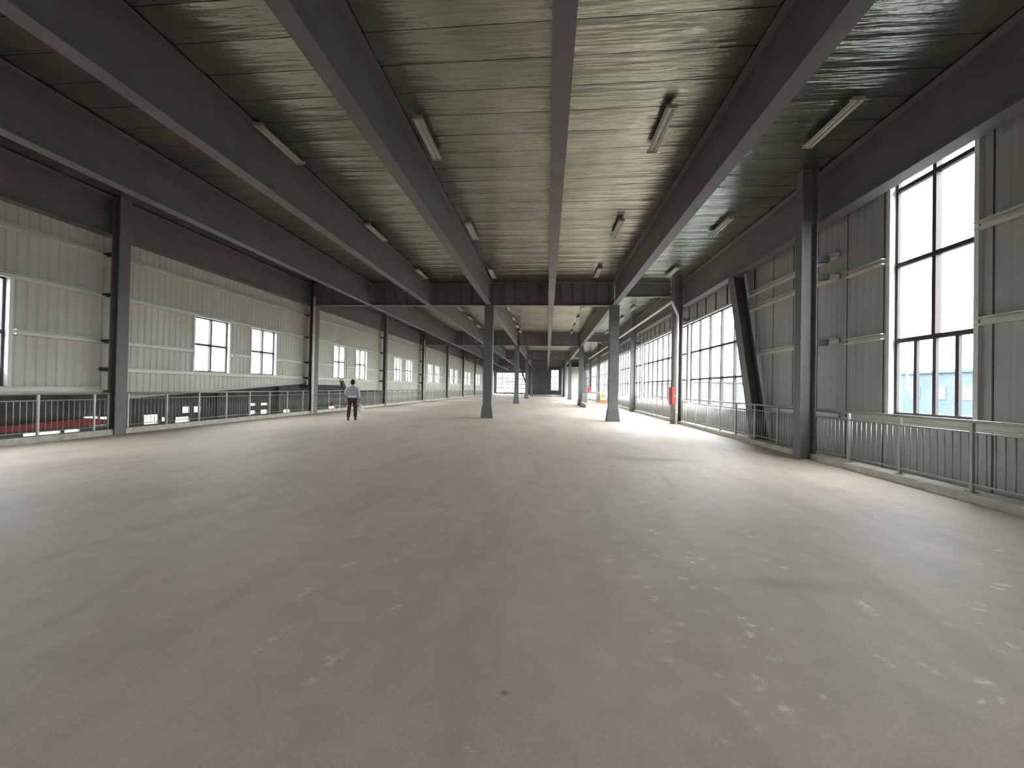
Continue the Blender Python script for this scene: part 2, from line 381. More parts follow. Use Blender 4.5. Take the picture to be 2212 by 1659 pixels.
# ---------------------------------------------------------------- windows
wn = [0]
def window(axis, X, a0, a1, z0, z1, vm, hm, sgn, casing=WHITE, depth=.14, fr=.05, lower_vm=None, brk=None, mt=.035):
    """axis 'x': opening in a wall of constant x, spans y a0..a1; axis 'y': wall of constant y"""
    wn[0] += 1
    W = empty('window_%d' % wn[0], (X, (a0+a1)/2, z0) if axis == 'x' else ((a0+a1)/2, X, z0)); W['kind'] = 'structure'
    ox, oy, oz = W.location
    def bx(bm, d0, d1, s0, s1, za, zb):
        lo, hi = min(X+sgn*d0, X+sgn*d1), max(X+sgn*d0, X+sgn*d1)
        if axis == 'x': box(bm, lo-ox, hi-ox, s0-oy, s1-oy, za-oz, zb-oz)
        else: box(bm, s0-ox, s1-ox, lo-oy, hi-oy, za-oz, zb-oz)
    t = .03
    def cas(bm):
        bx(bm, -.16, .06, a0-t-.04, a0, z0-t, z1+t); bx(bm, -.16, .06, a1, a1+t+.04, z0-t, z1+t)
        bx(bm, -.16, .05, a0, a1, z1, z1+t); bx(bm, -.16, .07, a0, a1, z0-t-.02, z0)
    obj('window_casing', cas, casing, W)
    def frm(bm):
        bx(bm, -.10, -.05, a0, a0+fr, z0, z1); bx(bm, -.10, -.05, a1-fr, a1, z0, z1)
        bx(bm, -.10, -.05, a0+fr, a1-fr, z0, z0+fr); bx(bm, -.10, -.05, a0+fr, a1-fr, z1-fr, z1)
    obj('window_frame', frm, FRAME, W)
    def mul(bm):
        zt = z1-fr; zb_ = z0+fr if brk is None else brk
        for v in vm: bx(bm, -.13, -.03, v-mt, v+mt, zb_, zt)
        for v in (lower_vm or []): bx(bm, -.10, -.05, v-.03, v+.03, z0+fr, brk)
        for z in hm: bx(bm, -.12, -.04, a0+fr, a1-fr, z-mt-.005, z+mt+.005)
    obj('mullions', mul, FRAME, W)
    obj('glass_pane', lambda bm: bx(bm, -.078, -.072, a0+.01, a1-.01, z0+.01, z1-.01), GLASS, W)
    if axis == 'x': portal((X-sgn*.25, (a0+a1)/2, (z0+z1)/2), (0, -sgn*PI/2, 0), z1-z0, a1-a0)
    else: portal(((a0+a1)/2, X-sgn*.25, (z0+z1)/2), (sgn*PI/2, 0, 0), a1-a0, z1-z0)
    return W
for a, b_, z0, z1, k in LW: window('x', XWL, a, b_, z0, z1, [(a+b_)/2], [(z0+z1)/2], 1)
for a, b_, z0, z1, t in RW:
    if t == 'big':
        window('x', XWR, a, b_, z0, z1, [7.58], [5.48, 4.02, 2.55], -1, fr=.05, brk=2.55, lower_vm=[7.94, 7.58, 7.19])
    else:
        n = max(1, round((b_-a)/1.1)); window('x', XWR, a, b_, z0, z1, [a+(b_-a)*i/n for i in range(1, n)], [3.33, 2.05], -1)
window('y', YEND, -11.85, -4.8, .35, 4.95, [-10.55, -9.36, -8.18, -7.0, -5.9], [3.6, 2.9, 2.3, 1.45], -1, mt=.09)
window('y', YEND, .78, 2.45, 1.1, 5.75, [1.65], [4.2, 2.7], -1, mt=.09)

# ---------------------------------------------------------------- girts on the walls (parts of the wall)
LC = [(10.02, .30, .24), (19.25, .48, .23), (28.2, .30, .23), (37.35, .48, .23), (46.4, .30, .23), (55.6, .48, .23), (64.6, .30, .23), (73.6, .48, .23), (82.6, .3, .24)]
RC = [(9.60, .24, .34), (18.7, .42, .36), (27.9, .26, .34), (37.3, .42, .36), (46.3, .26, .34), (55.4, .42, .36), (64.4, .26, .34)]
def girts_left():
    edges = [YBACK]+[1.0]+[c[0] for c in LC]+[YEND]
    for i, (a, b_) in enumerate(zip(edges, edges[1:])):
        ws = [h for h in LW if a < h[0] < b_]
        zs = [4.98, 3.86, 2.58]+([1.80] if i != 1 else [1.25])
        for z in zs:
            segs = [(a+.12, b_-.12)]
            for h in ws:
                if h[2]-.03 < z < h[3]+.03:
                    ns_ = []
                    for s0, s1 in segs:
                        if h[0] > s0 and h[1] < s1: ns_ += [(s0, h[0]-.07), (h[1]+.07, s1)]
                        else: ns_.append((s0, s1))
                    segs = ns_
            def fn(bm):
                for s0, s1 in segs:
                    prism(bm, [(XWL+.035, z-.06), (XWL+.16, z-.06), (XWL+.16, z-.035), (XWL+.05, z-.035), (XWL+.05, z+.045), (XWL+.16, z+.045), (XWL+.16, z+.06), (XWL+.035, z+.06)], 'y', s0, s1)
            obj('wall_girt', fn, GALV, wall_l)
girts_left()
def girts_right():
    edges = [YBACK, .8]+[c[0] for c in RC]
    for i, (a, b_) in enumerate(zip(edges, edges[1:])):
        zs = {1: [4.15, 2.66, 1.03], 2: [4.72, 4.22, 2.73, 1.0]}.get(i, [4.76, .85])
        for z in zs:
            hh = [h for h in RW if a-1 < h[0] < b_ and h[2]-.03 < z < h[3]+.04]
            segs = [(a+.15, b_-.15)]
            for h in hh:
                ns_ = []
                for s0, s1 in segs:
                    if h[0] > s0 and h[1] < s1: ns_ += [(s0, h[0]-.08), (h[1]+.08, s1)]
                    elif h[0] > s0 and h[0] < s1: ns_.append((s0, h[0]-.08))
                    else: ns_.append((s0, s1))
                segs = ns_
            def fn(bm):
                for s0, s1 in segs:
                    prism(bm, [(XWR-.02, z-.06), (XWR-.15, z-.06), (XWR-.15, z-.04), (XWR-.04, z-.04), (XWR-.04, z+.04), (XWR-.15, z+.04), (XWR-.15, z+.06), (XWR-.02, z+.06)], 'y', s0, s1)
            obj('wall_girt', fn, GALV, wall_r)
girts_right()

# sloping flashing where the left cladding stops short, and its dark soffit
def flash(bm):
    prism(bm, [(10.5, 1.02), (19.1, 1.62), (19.1, 1.50), (10.5, .95)], 'x', XWL-.02, XWL+.03)
o = obj('trim_3', flash, mat('pale_flashing', (.45, .45, .41), .5)); S(o)
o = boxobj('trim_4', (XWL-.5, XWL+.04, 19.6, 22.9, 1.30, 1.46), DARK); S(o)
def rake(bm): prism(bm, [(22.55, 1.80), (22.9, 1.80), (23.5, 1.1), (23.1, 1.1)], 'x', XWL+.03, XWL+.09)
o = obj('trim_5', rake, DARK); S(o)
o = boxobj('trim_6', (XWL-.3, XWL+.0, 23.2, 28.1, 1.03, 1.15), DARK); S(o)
o = boxobj('trim_7', (XWL-.1, XWL-.02, YBACK, 10.0, 1.10, 1.22), GALV); S(o)

# ---------------------------------------------------------------- curbs
o = boxobj('baseboard_left', (-12.24, -11.98, YBACK, YEND, 0, .15), CURB); S(o)
o = boxobj('baseboard_right', (5.86, 6.2, YBACK, YEND, 0, .13), CURB); S(o)
o = boxobj('baseboard_front', (-12, 6, YEND-.25, YEND-.02, 0, .18), CURB); S(o)

# ---------------------------------------------------------------- central columns (flared at the foot)
def flared(bm, cx, cy, w=.42, d=.40):
    hw, hd = w/2, d/2; fw2, fd = .31, .27
    def ring(a, b_, z): return [(cx-a, cy-b_, z), (cx+a, cy-b_, z), (cx+a, cy+b_, z), (cx-a, cy+b_, z)]
    lv = [ring(fw2, fd, 0), ring(fw2-.02, fd-.01, .10), ring(hw+.04, hd+.03, .50), ring(hw, hd, .66), ring(hw, hd, ZB-.03)]
    R = [[bm.verts.new(p) for p in r] for r in lv]
    for A, B in zip(R, R[1:]):
        for k in range(4): bm.faces.new((A[k], A[(k+1) % 4], B[(k+1) % 4], B[k]))
    bm.faces.new(R[0][::-1]); bm.faces.new(R[-1])
side = {-3: ('left-hand', 'left'), 3: ('right-hand', 'right')}
for X in (-3, 3):
    k = 0
    for y in ROWS:
        if y < 5: continue
        r = empty('steel_column', (X, y, 0))
        obj('shaft', lambda bm: flared(bm, 0, 0), CONC, r)
        boxobj('cap_plate', (-.25, .25, -.24, .24, ZB-.028, ZB-.002), STEEL, r)
        tag(r, 'grey free-standing column with flared foot, %s from the front in the %s row' % (ORD[k], side[X][1]), 'column', 'free-standing columns with flared feet')
        if k == 0:
            r['label'] = 'grey free-standing column with flared foot, nearest one in the %s row' % side[X][1]
        k += 1

# perimeter H columns
def hcol(bm, y, w, x0, x1, top):
    t = .025
    a, b_ = min(x0, x1), max(x0, x1)
    box(bm, a, a+t, y-w/2, y+w/2, 0, top); box(bm, b_-t, b_, y-w/2, y+w/2, 0, top); box(bm, a+t, b_-t, y-.012, y+.012, 0, top)
for i, (y, wd, dp) in enumerate(LC):
    r = empty('wall_column', (-11.93, y, 0))
    obj('shaft', lambda bm: hcol(bm, 0, wd, 0, -dp, ZC-.03), STEEL, r)
    if i < 4:
        for z in (4.98, 3.86, 2.58, 1.80): boxobj('bracket', (-.55, -dp-.002, -wd/2+.02, -wd/2+.10, z-.05, z+.05), STEELG, r)
    tag(r, 'grey H-section column against the left wall, %s one along' % ORD[i], 'column', 'steel columns along the left wall')
for i, (y, wd, dp) in enumerate(RC):
    r = empty('wall_column', (5.58, y, 0))
    obj('shaft', lambda bm: hcol(bm, 0, wd, 0, dp, ZC-.03), STEEL, r)
    if i < 3:
        for z in ((4.55, 4.15, 2.66) if i == 0 else (4.72, 1.0)): boxobj('bracket', (dp+.002, dp+.27, -wd/2+.02, -wd/2+.12, z-.07, z+.07), STEELG, r)
    tag(r, 'grey H-section column by the glazed right wall, %s one along' % ORD[i], 'column', 'steel columns along the right wall')

# ---------------------------------------------------------------- beams
def ibeam_y(bm, X, y0, y1, zb=ZB, zt=ZC-.03, w=.26, t=.022, web=.014):
    box(bm, X-w/2, X+w/2, y0, y1, zb, zb+t); box(bm, X-w/2, X+w/2, y0, y1, zt-t, zt); box(bm, X-web/2, X+web/2, y0, y1, zb+t, zt-t)
def ibeam_x(bm, Y, x0, x1, zb=ZB, zt=ZC-.03, w=.26, t=.022, web=.014):
    box(bm, x0, x1, Y-w/2, Y+w/2, zb, zb+t); box(bm, x0, x1, Y-w/2, Y+w/2, zt-t, zt); box(bm, x0, x1, Y-web/2, Y+web/2, zb+t, zt-t)
LN = {-9: 'first lengthwise beam in from the left wall', -6: 'second lengthwise beam in from the left wall', -3: 'lengthwise beam over the left row of columns',
      0: 'slim-looking lengthwise beam between the two column rows', 3: 'lengthwise beam over the right row of columns'}
spans = [(YBACK, 19.0)]+[(a+.14, b_-.14) for a, b_ in zip(ROWS[1:], ROWS[2:]+[YEND])]
BN = ['nearest bay', 'second bay', 'third bay', 'fourth bay', 'fifth bay']
for X, nm in LN.items():
    for k, (a, b_) in enumerate(spans):
        o = obj('roof_beam', lambda bm: ibeam_y(bm, X, a, b_, ZB+.002), STEEL)
        tag(o, 'grey steel I-beam, %s, %s' % (nm, BN[k]), 'beam', 'lengthwise roof beams')
for sd, X, zb, lab in (('left', -12.31, 5.50, 'left'), ('right', 6.15, 5.40, 'right')):
    for k, (a, b_) in enumerate(spans):
        if sd == 'right' and k == 4: continue
        if sd == 'right' and k == 3: b_ = 71.9
        o = obj('edge_girder', lambda bm: ibeam_y(bm, X, a, b_, zb, ZC-.03, .28 if sd == 'left' else .3, .03), STEEL)
        tag(o, 'deep grey edge girder along the top of the %s wall, %s' % (lab, BN[k]), 'girder', 'edge girders above the walls')
for k, y in enumerate(ROWS[1:]):
    r = empty('cross_girder', (0, y, 0))
    obj('girder_body', lambda bm: ibeam_x(bm, 0, -11.9, 3.0), STEEL, r)
    st = None
    n = 0; x = -11.6
    while x < 2.8:
        if abs((x/3)-round(x/3)) > .06 and (k < 2 or n % 1 == 0):
            if st is None: st = boxobj('stiffener', (-.006, .006, -.125, .125, ZB+.024, ZC-.054), STEEL, r); st.location = (x, 0, 0)
            else: copy_under(st, r, (x, 0, 0))
            n += 1
        x += .55
    tag(r, 'deep grey girder with stiffener plates crossing the hall over the %s pair of flared columns' % ORD[k], 'girder', 'girders crossing the hall')
    o = obj('tie_beam', lambda bm: ibeam_x(bm, y, 3.02, 5.56, 5.90, ZC-.03, .2, .02), STEEL)
    tag(o, 'shallower grey beam between right column row and glazed wall, over the %s flared column' % ORD[k], 'beam', 'short tie beams beside the glazed wall')
for k, y in enumerate([28.2, 46.3]):
    pass

# diagonal brace by the glazed wall
def brace(bm):
    def yb(z): return 12.37+.305*z
    z0, z1 = -.3, 5.385
    for (x0, x1, d0, d1) in ((6.03, 6.06, -.20, .20), (6.34, 6.37, -.20, .20), (6.06, 6.34, -.012, .012)):
        hexa(bm, [(x0, yb(z0)+d0, z0), (x1, yb(z0)+d0, z0), (x1, yb(z0)+d1, z0), (x0, yb(z0)+d1, z0), (x0, yb(z1)+d0, z1), (x1, yb(z1)+d0, z1), (x1, yb(z1)+d1, z1), (x0, yb(z1)+d1, z1)])
o = obj('diagonal_brace', brace, STEEL); tag(o, 'dark leaning steel brace behind the railing, beside the tall window wall', 'brace')
def brace2(bm):
    z0, z1 = 0, 5.4
    def xb(z): return -4.1 - .33*z
    hexa(bm, [(xb(z0)-.3, 91.0, z0), (xb(z0)+.1, 91.0, z0), (xb(z0)+.1, 91.3, z0), (xb(z0)-.3, 91.3, z0), (xb(z1)-.3, 91.0, z1), (xb(z1)+.1, 91.0, z1), (xb(z1)+.1, 91.3, z1), (xb(z1)-.3, 91.3, z1)])
o = obj('diagonal_brace', brace2, STEELG); tag(o, 'small leaning brace across the wide window in the far end wall', 'brace')

# ---------------------------------------------------------------- batten lights hung under the foil
def make_light():
    r = empty('batten_light')
    def hs(bm):
        prism(bm, [(-.045, .0), (.045, .0), (.10, -.045), (.10, -.055), (.04, -.035), (-.04, -.035), (-.10, -.055), (-.10, -.045)], 'y', -.66, .66)
        box(bm, -.10, .10, -.675, -.66, -.07, .0); box(bm, -.10, .10, .66, .675, -.07, .0)
    obj('housing', hs, LAMPG, r)
    for s in (-1, 1): obj('lamp_tube', lambda bm: tube(bm, [(s*.045, -.62, -.058), (s*.045, .62, -.058)], .014, 8), TUBE, r)
    for s in (-1, 1): obj('hanger', lambda bm: tube(bm, [(0, s*.5, 0), (0, s*.5, .085)], .006, 6), GALV, r)
    return r
def copy_tree(o):
    c = o.copy(); COL.objects.link(c)
    for ch in o.children: copy_under(ch, c)
    return c
proto = make_light(); first = True
LX = [(-5.76, 'in the line farthest left'), (-2.6, 'in the line right of the left columns'), (1.97, 'in the line left of the right columns'), (5.03, 'in the line nearest the glazed wall')]
LY = [7.77, 12.45, 17.15, 21.4, 24.9, 28.4, 31.9, 35.2]
LP = ['nearest one', 'second nearest', 'third nearest', '', 'fourth nearest', 'fifth nearest', 'sixth nearest', 'seventh nearest']
for X, nm in LX:
    for k, y in enumerate(LY):
        if k == 3: continue
        o = proto if first else copy_tree(proto); first = False
        o.location = (X, y, 6.52)
        tag(o, 'unlit batten light %s, %s' % (nm, LP[k]), 'ceiling light', 'batten lights under the foil ceiling')

# ---------------------------------------------------------------- railings
RP = {}
def rail_proto(X):
    pass
post_me = bal_me = None
def railing(side_, X, y0, y1, label, detailed=True, pitch=1.165, from_hi=False):
    global post_me, bal_me
    r = empty('railing', (X, y0, .14)); L_ = y1-y0
    zt, zm, zl = 1.0, .84, .10
    if not detailed:
        def fn(bm):
            box(bm, -.02, .02, 0, L_, zt-.02, zt+.02); box(bm, -.012, .012, 0, L_, zm-.012, zm+.012); box(bm, -.012, .012, 0, L_, zl-.012, zl+.012)
            n = round(L_/pitch)
            for i in range(n+1): box(bm, -.02, .02, min(max(i*L_/n-.02, 0), L_-.04), min(max(i*L_/n+.02, .04), L_), 0, zt-.02)
            m_ = round(L_/.13)
            for i in range(1, m_): box(bm, -.008, .008, i*L_/m_-.008, i*L_/m_+.008, zl+.012, zm-.012)
        bpy.data.objects.remove(r)
        r = obj('railing', fn, RAILM, None, (X, y0, .14))
        tag(r, label, 'railing', 'railings along the %s edge of the floor' % side_); return r
    obj('handrail', lambda bm: tube(bm, [(0, 0, zt), (0, L_, zt)], .024, 10), RAILM, r)
    obj('mid_rail', lambda bm: tube(bm, [(0, 0, zm), (0, L_, zm)], .014, 8), RAILM, r)
    obj('bottom_rail', lambda bm: tube(bm, [(0, 0, zl), (0, L_, zl)], .014, 8), RAILM, r)
    if post_me is None:
        p = obj('post', lambda bm: (box(bm, -.02, .02, -.02, .02, 0, zt-.02), box(bm, -.05, .05, -.05, .05, -.005, .006)), RAILM, r); post_me = p.data
        q = obj('baluster', lambda bm: tube(bm, [(0, 0, zl+.01), (0, 0, zm-.01)], .009, 6), RAILM, r); bal_me = q.data
        bpy.data.objects.remove(p); bpy.data.objects.remove(q)
    n = int((L_-.04)//pitch); P0 = []
    for i in range(n+1):
        yy = (L_-.03-i*pitch) if from_hi else .03+i*pitch; P0.append(yy)
    if from_hi and P0[-1] > .3: P0.append(.03)
    if not from_hi and P0[-1] < L_-.3: P0.append(L_-.03)
    for yy in P0:
        o = bpy.data.objects.new('post', post_me); COL.objects.link(o); o.parent = r; o.location = (0, yy, 0)
    m_ = round(L_/.1155)
    for i in range(1, m_):
        yy = i*L_/m_
        if min(abs(yy-p) for p in P0) < .035: continue
        o = bpy.data.objects.new('baluster', bal_me); COL.objects.link(o); o.parent = r; o.location = (0, yy, 0)
    tag(r, label, 'railing', 'railings along the %s edge of the floor' % side_); return r
XL_, XR_ = -12.08, 5.98
railing('left', XL_, 1.3, 9.85, 'metal railing below the left wall, nearest run before the first wall column')
railing('left', XL_, 10.3, 18.98, 'metal railing below the left wall, run between its first and second columns')
railing('left', XL_, 19.6, 28.0, 'metal railing below the left wall, run behind the walking person')
railing('left', XL_, 28.5, 37.05, 'metal railing below the left wall, run between its third and fourth columns')
railing('right', XR_, 1.2, 9.78, 'metal railing under the single tall window, nearest run on the right side', from_hi=True)
bpy.context.view_layer.update()
railing('right', XR_, 9.86, 18.4, 'metal railing on the right side passing in front of the leaning brace')
railing('right', XR_, 19.1, 27.7, 'metal railing under the glazing just beyond the red hose box')
railing('right', XR_, 28.3, 36.8, 'metal railing under the glazing behind the stair opening')
for k, (a, b_) in enumerate(((37.7, 46.2), (46.7, 55.2), (55.9, 64.3), (64.9, 73.2))):
    railing('left', XL_, a, b_, 'distant thin railing below the left wall, %s run beyond the fourth wall column' % ORD[k].replace('nearest', 'first'), False)
    if k < 3: railing('right', XR_, a, b_, 'distant thin railing under the right glazing, %s run beyond the fourth column' % ORD[k].replace('nearest', 'first'), False)

# ---------------------------------------------------------------- pipes
def rnd(pts): return pts
for k, (y, wd, dp) in enumerate([LC[1], LC[3], LC[5]]):
    r = empty('downpipe', (-11.86, y-.35 if k == 0 else y-.45, 0))
    obj('pipe', lambda bm: tube(bm, [(0, 0, .0), (0, 0, 5.9)], .055, 12), PIPE, r)
    for z in (.4, 2.2, 4.0): obj('clamp', lambda bm: (tube(bm, [(0, 0, z), (0, 0, z+.05)], .066, 12), box(bm, -.06, -.0, -.0, .12, z, z+.04)), GALV, r)
    tag(r, 'white vertical downpipe on the %s column along the left wall' % {0: 'second', 1: 'fourth', 2: 'sixth'}[k], 'pipe', 'white downpipes on the left wall columns')
r = empty('downpipe', (5.70, 18.42, 0))
obj('pipe', lambda bm: tube(bm, [(0, 0, .0), (0, 0, 4.85), (-.02, 0, 4.95), (-.22, 0, 5.40), (-.22, .02, 5.49)], .055, 12), PIPE, r)
for z in (.5, 2.3, 4.1): obj('clamp', lambda bm: tube(bm, [(0, 0, z), (0, 0, z+.05)], .068, 12), GALV, r)
tag(r, 'white downpipe with a kinked top on the right wall column beside the red hose box', 'pipe')
for k, (a, b_) in enumerate(((18.6, 36.5), (38.0, 54.6))):
    o = obj('ceiling_pipe', lambda bm: tube(bm, [(5.48, a, 5.56), (5.48, b_, 5.60)], .06, 12), PIPE)
    tag(o, ['long white pipe running level above the glazing, nearer length', 'long white pipe running level above the glazing, farther length'][k], 'pipe', 'level pipes above the right glazing')
r = empty('downpipe', (5.70, 36.9, 0))
obj('pipe', lambda bm: tube(bm, [(0, 0, 0), (0, 0, 4.9), (-.22, .05, 5.5)], .055, 10), PIPE, r)
tag(r, 'white downpipe on the fourth column by the right glazing, partly behind the stair railing', 'pipe')

# ---------------------------------------------------------------- red hose boxes
def hose_box(loc, label, s=(.16, .42, .78)):
    r = empty('fire_hose_box', loc); a, b_, c = s
    obj('cabinet', lambda bm: box(bm, 0, a, 0, b_, 0, c), REDD, r)
    obj('door', lambda bm: box(bm, .012, a-.012, -.014, -.001, .012, c-.012), RED, r)
    obj('side_panel', lambda bm: box(bm, -.008, -.001, .03, b_-.03, .03, c-.03), REDD, r)
    obj('handle', lambda bm: box(bm, a*.7, a*.85, -.028, -.0145, c*.45, c*.55), GALV, r)
    tag(r, label, 'hose box', 'red fire hose boxes')
hose_box((5.40, 18.12, .88), 'tall red fire hose box on the column beside the white kinked downpipe')
hose_box((5.36, 54.93, .85), 'small far red box at the glazed side, above the stair opening railing', (.5, .25, .85))

# ---------------------------------------------------------------- guarded stair opening
o = obj('stair_curb', lambda bm: (box(bm, 3.0, 5.84, 32.1, 32.35, 0, .30), box(bm, 3.0, 3.25, 32.351, 36.8, 0, .30), box(bm, 3.0, 5.55, 36.81, 37.0, 0, .30)), CURB)
tag(o, 'low pale concrete curb around the stair opening on the right side', 'curb')
o = boxobj('stairwell_shade', (3.26, 5.83, 32.36, 36.8, -.003, .012), DARK); S(o)  # dark sheet laid on the floor, stands in for the shade in the stairwell
def guard(bm_axis, p0, p1, label):
    r = empty('stair_guard', (p0[0], p0[1], .30)); d = Vector((p1[0]-p0[0], p1[1]-p0[1], 0)); L_ = d.length; u = d/L_
    obj('handrail', lambda bm: tube(bm, [(0, 0, .92), tuple(d+Vector((0, 0, .92)))], .03, 8), RAILM, r)
    obj('bottom_rail', lambda bm: tube(bm, [(0, 0, .10), tuple(d+Vector((0, 0, .10)))], .015, 8), RAILM, r)
    n = max(1, round(L_/1.2))
    for i in range(n+1):
        q = d*(i/n); obj('post', lambda bm: box(bm, q.x-.035, q.x+.035, q.y-.035, q.y+.035, 0, .9), RAILM, r)
    m_ = round(L_/.13)
    b0 = None
    for i in range(1, m_):
        q = d*(i/m_)
        if b0 is None: b0 = obj('baluster', lambda bm: tube(bm, [(0, 0, .1), (0, 0, .9)], .011, 6), RAILM, r); b0.location = q
        else: copy_under(b0, r, q)
    tag(r, label, 'railing', 'guard rails round the stair opening')
guard('x', (3.12, 32.22), (5.80, 32.22), 'guard rail on the near curb of the stair opening, carrying the warning sign')
guard('y', (3.12, 32.45), (3.12, 36.7), 'guard rail along the hall side of the stair opening')
guard('x', (3.25, 36.9), (5.5, 36.9), 'guard rail on the far curb of the stair opening')
# warning sign: white board, yellow triangle, orange foot
r = empty('warning_sign', (4.35, 32.15, .42))
obj('board', lambda bm: prism(bm, [(-.24, 0), (.24, 0), (.20, .86), (-.20, .86)], 'y', -.02, .02), SIGNW, r)
obj('orange_band', lambda bm: prism(bm, [(-.245, -.005), (.245, -.005), (.235, .24), (-.235, .24)], 'y', -.028, .028), SIGNO, r)
obj('yellow_triangle', lambda bm: prism(bm, [(-.19, .42), (.19, .42), (0, .78)], 'y', -.030, -.021), SIGNY, r)
def ex(bm):
    for a, b_ in (((-.19, .42), (.19, .42)), ((.19, .42), (0, .78)), ((0, .78), (-.19, .42))): tube(bm, [(a[0], -.034, a[1]), (b_[0], -.034, b_[1])], .010, 6)
    prism(bm, [(-.012, .53), (.012, .53), (.022, .68), (-.022, .68)], 'y', -.036, -.031); prism(bm, [(-.016, .465), (.016, .465), (.016, .497), (-.016, .497)], 'y', -.036, -.031)
    prism(bm, [(-.07, .46), (-.03, .46), (-.05, .60)], 'y', -.036, -.031); prism(bm, [(.03, .46), (.08, .46), (.05, .57)], 'y', -.036, -.031)
obj('triangle_marking', ex, BLACK, r)
obj('lettering', lambda bm: (box(bm, -.13, .13, -.026, -.021, .33, .345), box(bm, -.10, .10, -.026, -.021, .29, .303)), SIGNT, r)
tag(r, 'white warning board with yellow triangle and orange foot hung on the stair guard rail', 'sign')
r = empty('notice_board', (3.98, 36.85, .60))
obj('board', lambda bm: box(bm, -.35, .35, -.02, .02, 0, .55), mat('cream_board', (.62, .60, .48), .6), r)
for i in (-1, 1): obj('slot', lambda bm: box(bm, i*.12-.02, i*.12+.02, -.026, -.021, .06, .5), SIGNT, r)
tag(r, 'cream board with dark slots on the far guard rail of the stair opening', 'board')

# ---------------------------------------------------------------- litter, timber
for k, (x, y, a, s) in enumerate(((.42, 43.0, .3, .22), (1.05, 45.0, -.4, .26), (.72, 41.0, .9, .24))):
    def fn(bm):
        n = 9; c = bm.verts.new((0, 0, .07)); ring = [bm.verts.new((s*(1+.25*math.sin(3*t+k))*math.cos(t), s*.8*math.sin(t), .012+.035*abs(math.sin(2.3*t+k)))) for t in [2*PI*i/n for i in range(n)]]
        low = [bm.verts.new((v.co.x, v.co.y, .002)) for v in ring]
        for i in range(n): bm.faces.new((c, ring[i], ring[(i+1) % n])); bm.faces.new((ring[i], low[i], low[(i+1) % n], ring[(i+1) % n]))
        bm.faces.new(low[::-1])
    o = obj('plastic_scrap', fn, PAPER, None, (x, y, 0)); o.rotation_euler.z = a
    tag(o, 'white plastic scrap on the floor down the middle aisle, %s of three' % ['leftmost', 'farthest', 'nearest'][k], 'scrap', 'white scraps on the aisle floor')
o = obj('timber_board', lambda bm: (box(bm, -.0, 4.2, -.1, .1, .35, .5)), WOODR, None, (-9.6, 86, 0))
r = empty('low_trestle', (-9.6, 86, 0)); o.parent = r; o.location = (0, 0, 0)
for x in (.3, 2.1, 3.9): obj('leg', lambda bm: (prism(bm, [(x-.2, 0), (x-.12, 0), (x+.04, .345), (x-.04, .345)], 'y', -.05, .05), prism(bm, [(x+.2, 0), (x+.12, 0), (x-.04, .34), (x+.04, .34)], 'y', .051, .1)), WOODR, r)
tag(r, 'low reddish trestle on the floor before the wide far end window', 'trestle')

# partition room at the far right
def part(bm):
    box(bm, 3.15, 6.5, 72.0, 72.15, 0, 2.9); box(bm, 3.15, 6.5, 72.02, 72.15, 2.9, 5.5)
    box(bm, 3.15, 3.3, 72.15, YEND, 0, 5.5)
o = obj('wall_partition', part, BRICK); S(o)
o = boxobj('trim_9', (2.95, 3.14, 71.9, 72.1, 0, ZC-.03), STEEL); S(o)

# ---------------------------------------------------------------- lower neighbouring hall seen under the left wall
o = boxobj('floor_lower', (-37, -12.6, YBACK, 95, -8.2, -8), LOWC); S(o)
patches = [(24.2, 26.3, -2.58, -2.06), (26.55, 27.5, -2.50, -2.08), (27.75, 28.75, -1.92, -1.40), (28.85, 30.2, -1.95, -1.5), (32.4, 33.7, -2.42, -1.58), (34.0, 34.4, -2.3, -1.9),
           (36.15, 36.9, -1.62, -1.02), (37.4, 38.2, -1.62, -1.05), (35.4, 36.9, -2.6, -2.0), (44.9, 46.0, -1.30, -1.02), (46.9, 48.1, -1.32, -1.05), (44.9, 46.0, -2.35, -1.9), (46.9, 48.1, -2.40, -1.9), (51.2, 52.6, -2.5, -2.1)]
for y in (62.5, 68.5, 99): patches.append((y, y+1.9, -2.6, -2.15))
def holed(bm):
    ys = sorted(set([YBACK, 105]+[p[0] for p in patches]+[p[1] for p in patches]))
    for a, b_ in zip(ys, ys[1:]):
        cur = -8
        for p in sorted([p for p in patches if p[0] <= a and p[1] >= b_], key=lambda p: p[2]):
            box(bm, -36.2, -36, a, b_, cur, p[2]); cur = p[3]
        box(bm, -36.2, -36, a, b_, cur, 2.15)
o = obj('wall_lower_hall', holed, LOWW); S(o)
o = obj('roof_lower', lambda bm: (prism(bm, [(-36.2, 2.16), (-24, 1.93), (-24, 2.0), (-36.2, 2.23)], 'y', YBACK, 105), prism(bm, [(-23.2, 1.91), (-12.6, 1.70), (-12.6, 1.76), (-23.2, 1.98)], 'y', YBACK, 105)), LOWW); o.name = 'trim_10'; S(o)  # roof height shaped to block the sky, unseen gap added to admit daylight
o = boxobj('wall_lower_back', (-36.2, -12.6, YBACK-.2, YBACK, -8, 1.2), LOWW); S(o)
for k, y in enumerate((21.5, 30.6, 39.8, 49.5, 58)):
    o = boxobj('hall_post', (-35.9, -35.5, y, y+.35, -7.99, 1.0), STEELG)
    tag(o, 'dark post on the far wall of the lower hall, %s seen under the left wall' % ORD[k], 'post', 'posts of the lower hall')
r = empty('crane_girder', (-34.5, 18, -2))
obj('girder', lambda bm: prism(bm, [(0, 0.05), (8.6, .0), (10.2, .12), (10.2, .40), (8.8, .62), (3.5, .45), (0, .35)], 'x', -.2, .2), REDD, r)
obj('rail', lambda bm: box(bm, -.24, .24, 0, 10.2, -.06, -.0), STEELG, r)
